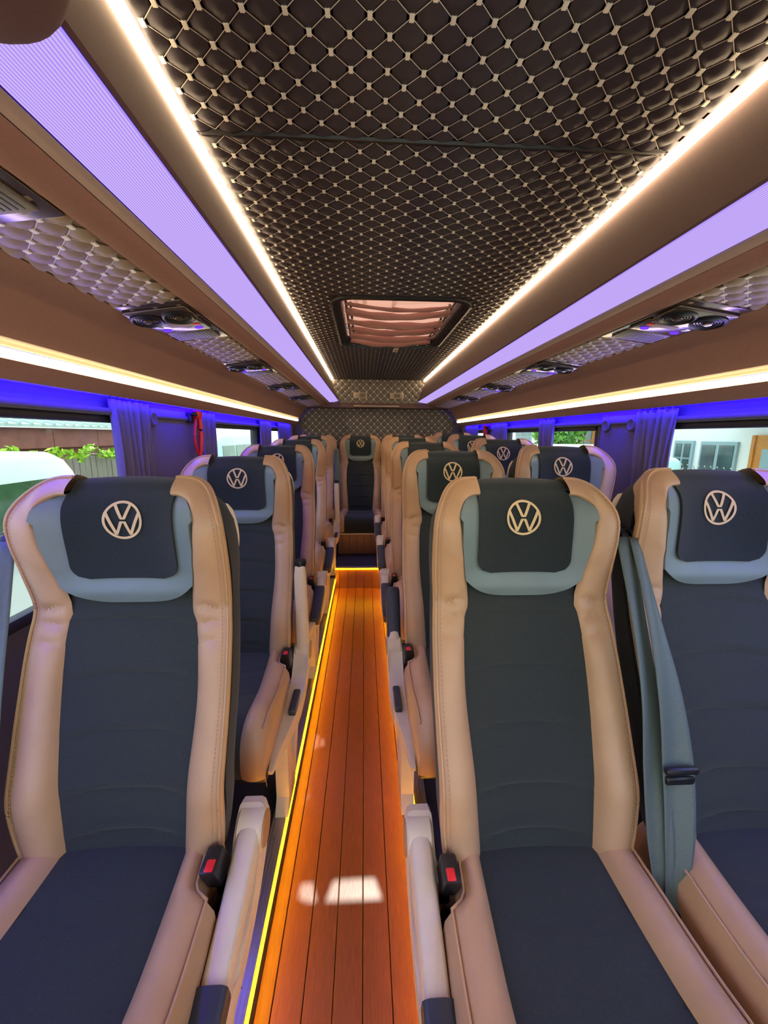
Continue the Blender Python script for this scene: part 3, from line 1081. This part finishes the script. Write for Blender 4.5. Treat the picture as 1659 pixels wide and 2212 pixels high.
SPECS = []
for i in range(5):
    SPECS.append((1, 'l', i, (-.469, JY + ROWY[i], JZ + ROWZ[i])))
    SPECS.append((-1, 'r', i, (.345, JY - .028 + ROWY[i], JZ - .006 + ROWZR[i])))
    SPECS.append((0, 'w', i, (.784, JY - .028 + ROWY[i], JZ + .016 + ROWZR[i])))
adj = {'l': 'in the single left column', 'r': 'beside the aisle on the right', 'w': 'by the right windows'}
made = []
for kind, colm, i, loc in SPECS:
    tail = {0: 'nearest the camera', 1: 'second from the camera', 2: 'third from the camera', 3: 'fourth from the camera', 4: 'fifth from the camera'}[i]
    o = place(kind, loc, 'tan and charcoal bus seat %s, %s' % (adj[colm], tail))
    made.append((o, colm, i))
for i, xx in enumerate((-.50, -.040, .395, .83)):
    o = place(0, (xx, 4.10, C - .80 + .052), 'tan and charcoal rear bench seat, ' + ['left of the aisle end', 'facing straight down the aisle', 'just right of the aisle end', 'in the right rear corner'][i])
    o.scale = (1.08, 1, 1.05)
    made.append((o, 'b', i))
for o, colm, i in made:
    if (colm, i) in ARM:
        an, pd = ARM[(colm, i)]
        arm_parts(o, 1 if colm == 'l' else -1, an, bool(pd), (.40 if i == 0 else .36) if pd != 'sleeve' else .22, pd == 'sleeve', .21 if i == 0 else .09)
    if colm == 'l' and i < 2:
        seat_belt(o, -1)
    if colm == 'r' and i < 3:
        seat_belt(o, 1, RECLINE)
    if colm == 'b' and i == 1:
        seat_belt(o, -1, RECLINE)
        seat_belt(o, 1, RECLINE)

# ================================================================== CURTAINS, HAMMERS
def curtain(side, ya, yb, label, ztop=C + .105, zbot=C - .50):
    s = -1 if side == 'left' else 1
    xi = (XL if s < 0 else XR) - s * .026
    r = thing('curtain', label, 'curtain', (xi, (ya + yb) / 2, zbot), 'window curtains')
    wdt = yb - ya
    nf = max(4, int(wdt / .032))
    rows = []
    ph0 = random.random() * 6
    for i in range(21):
        t = i / 20
        zz = zbot + (ztop - zbot) * t
        sq = 1 - .10 * math.sin(math.pi * min(1, (1 - t) * 1.2))
        row = []
        for k in range(nf * 8 + 1):
            u = k / (nf * 8)
            am = .013 * (1 - .35 * t) * (1 + .3 * math.sin(u * 9 + ph0))
            row.append((am * math.sin(2 * math.pi * nf * u + .9 * math.sin(3 * t + u * 5 + ph0)) , (u - .5) * wdt * sq + .004 * math.sin(t * 9 + u * 20), zz - zbot))
        rows.append(row)
    c_ = MB().grid(rows).build('curtain_fabric', MT['curtain'], r)
    sm = c_.modifiers.new('thick', 'SOLIDIFY')
    sm.thickness = .002
    for k in range(nf):
        MB().tube([(-s * .0 + .010 * math.cos(a), (k + .5) / nf * wdt - wdt / 2 + .010 * math.sin(a) * .4, ztop - zbot + .004 + .010 * math.sin(a)) for a in np.linspace(0, 5.4, 9)], .0022, 5).build('curtain_hook', MT['wall'], r)
    MB().tube([(0, -wdt / 2 - .02, ztop - zbot + .014), (0, wdt / 2 + .02, ztop - zbot + .014)], .004, 6).build('rail', MT['frame'], r)
    return r


curtain('left', 1.33, 1.57, 'gathered curtain behind the nearest left window')
curtain('left', 2.02, 2.22, 'narrow gathered curtain just beyond the red hammer on the left wall')
curtain('left', 3.14, 3.52, 'gathered curtain at the far end of the middle left window')
curtain('left', 3.80, 4.55, 'wide curtain on the left wall next to the rear wall')
curtain('right', 1.40, 1.61, 'gathered curtain behind the nearest right window')
curtain('right', 2.33, 2.53, 'gathered curtain in the middle of the second right window')
curtain('right', 3.12, 3.46, 'gathered curtain at the far end of the second right window')
curtain('right', 3.92, 4.55, 'wide curtain on the right wall next to the rear wall')


def hammer(side, yy, zz, label):
    s = -1 if side == 'left' else 1
    xi = (XL if s < 0 else XR) - s * .03
    r = thing('emergency_hammer', label, 'hammer', (xi, yy, zz), 'emergency hammers')
    MB().rbox(s * .005, -.012, -.015, .03, .05, .045, .005).build('bracket', MT['black'], r)
    m_ = MB().rbox(-s * .022, 0, .0, .028, .065, .034, .010, 3)
    m_.build('hammer_head', MT['red'], r)
    MB().tube([(-s * .022, -.03, 0), (-s * .022, -.055, 0), (-s * .022, -.062, 0)], [.014, .012, .004], 12).build('striker', MT['black'], r)
    MB().tube(smooth_curve([(-s * .022, .018, -.01), (-s * .024, .022, -.07), (-s * .022, .016, -.15), (-s * .022, .006, -.185)], 14), [.011] * 10 + [.010, .010, .009, .006], 10).build('handle', MT['red'], r)
    MB().tube(smooth_curve([(-s * .022, -.02, -.02), (-s * .024, -.045, -.075), (-s * .022, -.045, -.13), (-s * .022, -.02, -.175), (-s * .022, .006, -.185)], 18), .006, 8).build('guard_loop', MT['red'], r)


hammer('left', 1.93, C + .088, 'red emergency hammer on the left wall pillar')
hammer('right', 3.60, C + .085, 'red emergency hammer on the right wall between the rear curtains')

# ================================================================== OUTSIDE
OM = dict(
    ground=mat('gravel', (170, 166, 158), 0.9, 0.15, 3),
    white=mat('white_render', (238, 240, 240), 0.8, 0.02, 2),
    paint=mat('white_paint', (226, 236, 238), 0.2),
    carglass=mat('car_glass_leaf_reflection', (66, 96, 70), 0.08, 0.5, 3),  # foliage reflection painted into the glass as mottled green
    roofm=mat('pale_roof', (178, 196, 192), 0.4, 0.08, 3),
    fascia=mat('red_brown_boards', (150, 92, 84), 0.8, 0.12, 4),
    rail=mat('grey_board', (150, 140, 128), 0.9, 0.2, 6, stretch=(1, 6, 0.4)),
    leaf=mat('bright_leaf', (150, 190, 40), 0.5, 0.3, 5),
    leaf2=mat('tree_leaf', (112, 168, 66), 0.5, 0.3, 3),
    bark=mat('bark', (92, 74, 60), 0.9),
    dglass=mat('dark_glass', (76, 96, 100), 0.1, 0.4, 2),
    wdoor=mat('orange_wood', (206, 132, 50), 0.5, 0.1, 12),
    pvc=mat('grey_blue_frame', (150, 176, 186), 0.5),
    teal=mat('pale_teal_paint', (176, 212, 212), 0.25),
    zinc=mat('galvanised_wire', (176, 184, 184), 0.4, metal=.6),
)
G = C - 2.05
gd = MB().box(-40, 40, -30, 60, G - .2, G).build('ground', OM['ground'], None, False)
struct(gd, 'pale gravel yard outside the bus')

# shed on the left
sh = thing('shed', 'low shed with pale ribbed roof and red-brown fascia seen through left window', 'shed', (-7, 8, G))
lx = lambda X_, Y_, Z_: (X_ + 7, Y_ - 8, Z_ - G)
mb = MB()
mb.box(-2.6, -.1, -9, 4.2, 0, 2.0)
mb.build('walls', OM['fascia'], sh, False)
mb = MB()
mb.prism([(.25, 2.16), (-3.0, 3.05), (-3.0, 3.11), (.25, 2.22)], 'y', -9.3, 4.6)
rfo = mb.build('roof', OM['roofm'], sh, False)
for k in range(46):
    yy = -9.2 + k * .3
    b = MB()
    b.prism([(.26, 2.215), (-3.0, 3.105), (-3.0, 3.16), (.26, 2.27)], 'y', yy, yy + .05)
    b.build('rib', OM['roofm'], rfo, False)
for k in range(9):
    MB().box(.02, .06, -9.2 + k * 1.53, -9.2 + k * 1.53 + 1.51, 1.72, 2.15).build('fascia_board', OM['fascia'], sh, False)
# fence of upright boards in front of the shed
fe = thing('board_fence', 'weathered upright board fence below the shed roof', 'fence', (-6.2, 8, G))
bd = MB().rbox(0, 0, .78, .03, .17, 1.56, .01, 1).mesh('board', OM['rail'])
for k in range(60):
    o = link('board', bd, fe)
    o.location = (random.uniform(-.01, .01), -6 + k * .185, random.uniform(-.05, .05))
for zz in (.35, 1.2):
    MB().box(-.07, -.02, -6.1, 5.1, zz, zz + .09).build('rail', OM['rail'], fe, False)


def leaf_cluster(mb_, c, r, n, sz):
    for _ in range(n):
        while True:
            p = Vector((random.uniform(-1, 1), random.uniform(-1, 1), random.uniform(-1, 1)))
            if p.length < 1:
                break
        p = Vector(c) + Vector((p.x * r[0], p.y * r[1], p.z * r[2]))
        a = Vector((random.gauss(0, 1), random.gauss(0, 1), random.gauss(0, 1))).normalized()
        b = a.cross(Vector((random.gauss(0, 1), random.gauss(0, 1), random.gauss(0, 1)))).normalized()
        s = sz * random.uniform(.6, 1.2)
        mb_.add([p - a * s, p + b * s * .45 + a * .1 * s, p + a * s, p - b * s * .45 + a * .1 * s], [(0, 1, 2, 3)])


vn = thing('vine', 'bright green vine trailing along the board fence', 'vine', (-6.1, 8, G))
mb = MB()
for k in range(26):
    yy = -2.2 + k * .19 + random.uniform(-.1, .1)
    leaf_cluster(mb, (.05 + random.uniform(0, .1), yy, 1.62 + .10 * math.sin(k * 1.1) + random.uniform(-.08, .06)), (.06, .14, .10), 20, .075)
mb.build('leaves', OM['leaf'], vn, False, False, 'stuff')
MB().tube([(.02, -2.3 + k * .4, 1.56 + .05 * math.sin(k)) for k in range(13)], .012, 6).build('stem', OM['bark'], vn)

# white van on the left
def van(name, label, x0, x1, y0, y1, zt, paint, slant=.55, win=True):
    r = thing(name, label, 'van', ((x0 + x1) / 2, (y0 + y1) / 2, G))
    hw, hl, hh = (x1 - x0) / 2, (y1 - y0) / 2, zt - G
    rows = []
    prof = smooth_curve([(-hl, .35), (-hl, .9), (-hl + .05, 1.3), (-hl + slant * .5, hh - .18), (-hl + slant * .8, hh - .05), (-hl + slant + .2, hh), (0, hh + .02), (hl - slant - .2, hh), (hl - slant * .8, hh - .05), (hl - slant * .5, hh - .18), (hl - .05, 1.3), (hl, .9), (hl, .35)], 60)
    for xv, ins in ((-hw, .16), (-hw + .02, .05), (-hw + .10, .0), (hw - .10, .0), (hw - .02, .05), (hw, .16)):
        row = []
        for p in prof:
            tz = max(0, (p[1] - 1.2) / max(.2, hh - 1.2))
            row.append((xv * (1 - .08 * tz), p[0] * (1 - ins * .05), p[1] - ins * .5 * tz))
        rows.append(row)
    m_ = MB().grid(rows)
    n = len(prof)
    m_.f.append(tuple(range(n)))
    m_.f.append(tuple(5 * n + k for k in range(n)))
    bo = m_.build('body', paint, r)
    for s in (-1, 1):
        if win:
            for (a, b) in ((-hl + slant * .75 + .06, -hl + 1.25), (-hl + 1.35, hl - 1.3), (hl - 1.2, hl - slant * .75 - .06)):
                q0, q1 = 1.18, hh - .22
                xo0, xo1 = s * (hw * (1 - .08 * 0) + .004), s * (hw * (1 - .08 * .8) + .004)
                MB().add([(xo0, a, q0), (xo0, b, q0), (xo1, b, q1), (xo1, a, q1), (xo0 - s * .03, a, q0), (xo0 - s * .03, b, q0), (xo1 - s * .03, b, q1), (xo1 - s * .03, a, q1)],
                         [(0, 1, 2, 3), (4, 5, 6, 7), (0, 1, 5, 4), (1, 2, 6, 5), (2, 3, 7, 6), (3, 0, 4, 7)]).build('side_window', OM['carglass'], r, False)
        for yy in (-hl * .62, hl * .62):
            MB().lathe([(.0001, -.1), (.31, -.1), (.33, -.06), (.33, .06), (.31, .1), (.0001, .1)], (s * (hw - .08), yy, .33), 24, 'x').build('wheel', MT['black'], r)
    return r


van('parked_van', 'white van parked close beside the bus beyond the nearest left window', -4.3, -2.55, -1.0, 3.95, C - .15, OM['paint'], .36)
van('parked_van', 'grey-white van seen through the middle left window', -4.6, -2.9, 8.2, 12.8, C - .02, OM['teal'], .5)

# white house on the right
ho = thing('house', 'white rendered house with glazed doors across the yard on the right', 'house', (8, 12, G))
MB().box(0, 3, -14, 22, 0, 6.5).build('walls', OM['white'], ho, False)


def opening(y0, y1, z0, z1, kind):
    a, b, c_, e = y0 - 12, y1 - 12, z0 + C - G, z1 + C - G
    if kind == 'glass':
        f = MB().box(-.06, .02, a, b, c_, e).build('glazed_door', OM['pvc'], ho, False)
        m_ = (a + b) / 2
        for q0, q1 in ((a + .06, m_ - .05), (m_ + .05, b - .06)):
            MB().box(-.075, -.05, q0, q1, c_ + .1, e - .08).build('pane', OM['dglass'], f, False)
        MB().box(-.12, -.07, m_ - .02, m_ + .02, c_ + .95, c_ + 1.1).build('handle', MT['steel'], f, False)
    elif kind == 'wood':
        f = MB().box(-.08, .02, a, b, c_, e).build('wooden_door', OM['wdoor'], ho, False)
        MB().rbox(-.075, (a + b) / 2, (c_ + e) / 2 + .25, .03, (b - a) * .5, (e - c_) * .5, .01).build('pane', OM['pvc'], f)
        for q in (a + .04, b - .04):
            MB().rbox(-.09, q, (c_ + e) / 2, .04, .08, e - c_, .01).build('door_frame', OM['wdoor'], f)
    else:
        f = MB().box(-.06, .02, a, b, c_, e).build('window', OM['wdoor'] if kind == 'woodwin' else OM['pvc'], ho, False)
        m_ = (a + b) / 2
        for q0, q1 in ((a + .07, m_ - .04), (m_ + .04, b - .07)):
            for g0, g1 in ((c_ + .07, (c_ + e) / 2 - .02), ((c_ + e) / 2 + .02, e - .07)):
                MB().box(-.075, -.05, q0, q1, g0, g1).build('pane', OM['dglass'], f, False)


opening(8.33, 9.28, -2.0, -.06, 'glass')
opening(9.50, 10.1, -.9, -.05, 'window')
opening(7.05, 7.98, -2.0, .08, 'wood')
opening(13.9, 14.9, -.5, .30, 'woodwin')
opening(19.2, 21.2, -.28, .30, 'window')
# wire fence
wf = thing('wire_fence', 'galvanised wire mesh fence in front of the white house', 'fence', (5.6, 9, G - .07))
for zz in (.4, .8, 1.2, 1.50, 1.58):
    MB().tube([(0, -5, zz), (0, -.3, zz)], .010, 5).build('wire_rail', OM['zinc'], wf)
wm = MB().tube([(0, 0, .1), (0, 0, 1.5), (-.03, 0, 1.56), (.02, 0, 1.62), (-.02, 0, 1.68)], .008, 5).mesh('wire', OM['zinc'])
for k in range(38):
    link('wire', wm, wf).location = (0, -4.9 + k * .12, 0)
van('parked_van', 'white van parked in the yard beyond the second right window', 5.0, 6.6, 9.0, 12.6, C - .20, OM['paint'], .40)
sbx = thing('storage_tank', 'pale teal rounded tank beside the nearest right curtain, outside', 'tank', (4.77, 6.4, G))
MB().rbox(0, 0, .9, .36, .8, 1.72, .14, 4).build('tank_body', OM['teal'], sbx)
MB().rbox(0, 0, 1.76, .2, .3, .06, .02, 2).build('lid', OM['teal'], sbx)
aw = thing('awning', 'pale scalloped awning along the top of the nearest right window', 'awning', (6.2, 6.4, C))
mb = MB()
n_ = 80
mb.grid([[(0, -2.6 + 4.6 * k / n_, .30 + .035 * abs(math.sin(k * .55)) - (.0 if q else 0)) if q == 0 else ((0, -2.6 + 4.6 * k / n_, .46) if q == 1 else (1.75, -2.6 + 4.6 * k / n_, .95)) for k in range(n_ + 1)] for q in range(3)])
aw_o = mb.build('canopy', OM['teal'], aw)
aw_o.modifiers.new('thick', 'SOLIDIFY').thickness = .01
MB().box(.0, 1.75, -2.6, -2.56, .42, .46).box(.0, 1.75, 1.96, 2.0, .42, .46).build('frame', OM['zinc'], aw, False)
tr_ = thing('tree', 'light green leafy tree outside the second right window', 'tree', (6.6, 13.7, G))
mb = MB()
leaf_cluster(mb, (0, 0, 2.6), (.85, 1.1, 1.35), 2600, .13)
mb.build('crown', OM['leaf2'], tr_, False, False, 'stuff')
MB().tube([(0, 0, 0), (.03, .02, 1.0), (0, 0, 2.4)], [.09, .07, .04], 8).build('trunk', OM['bark'], tr_)
hg = thing('hedge', 'dark green hedge far beyond the left van', 'hedge', (-14, -2, G))
mb = MB()
leaf_cluster(mb, (0, 0, 1.6), (1.2, 9, 1.7), 3000, .25)
mb.build('foliage', OM['leaf2'], hg, False, False, 'stuff')
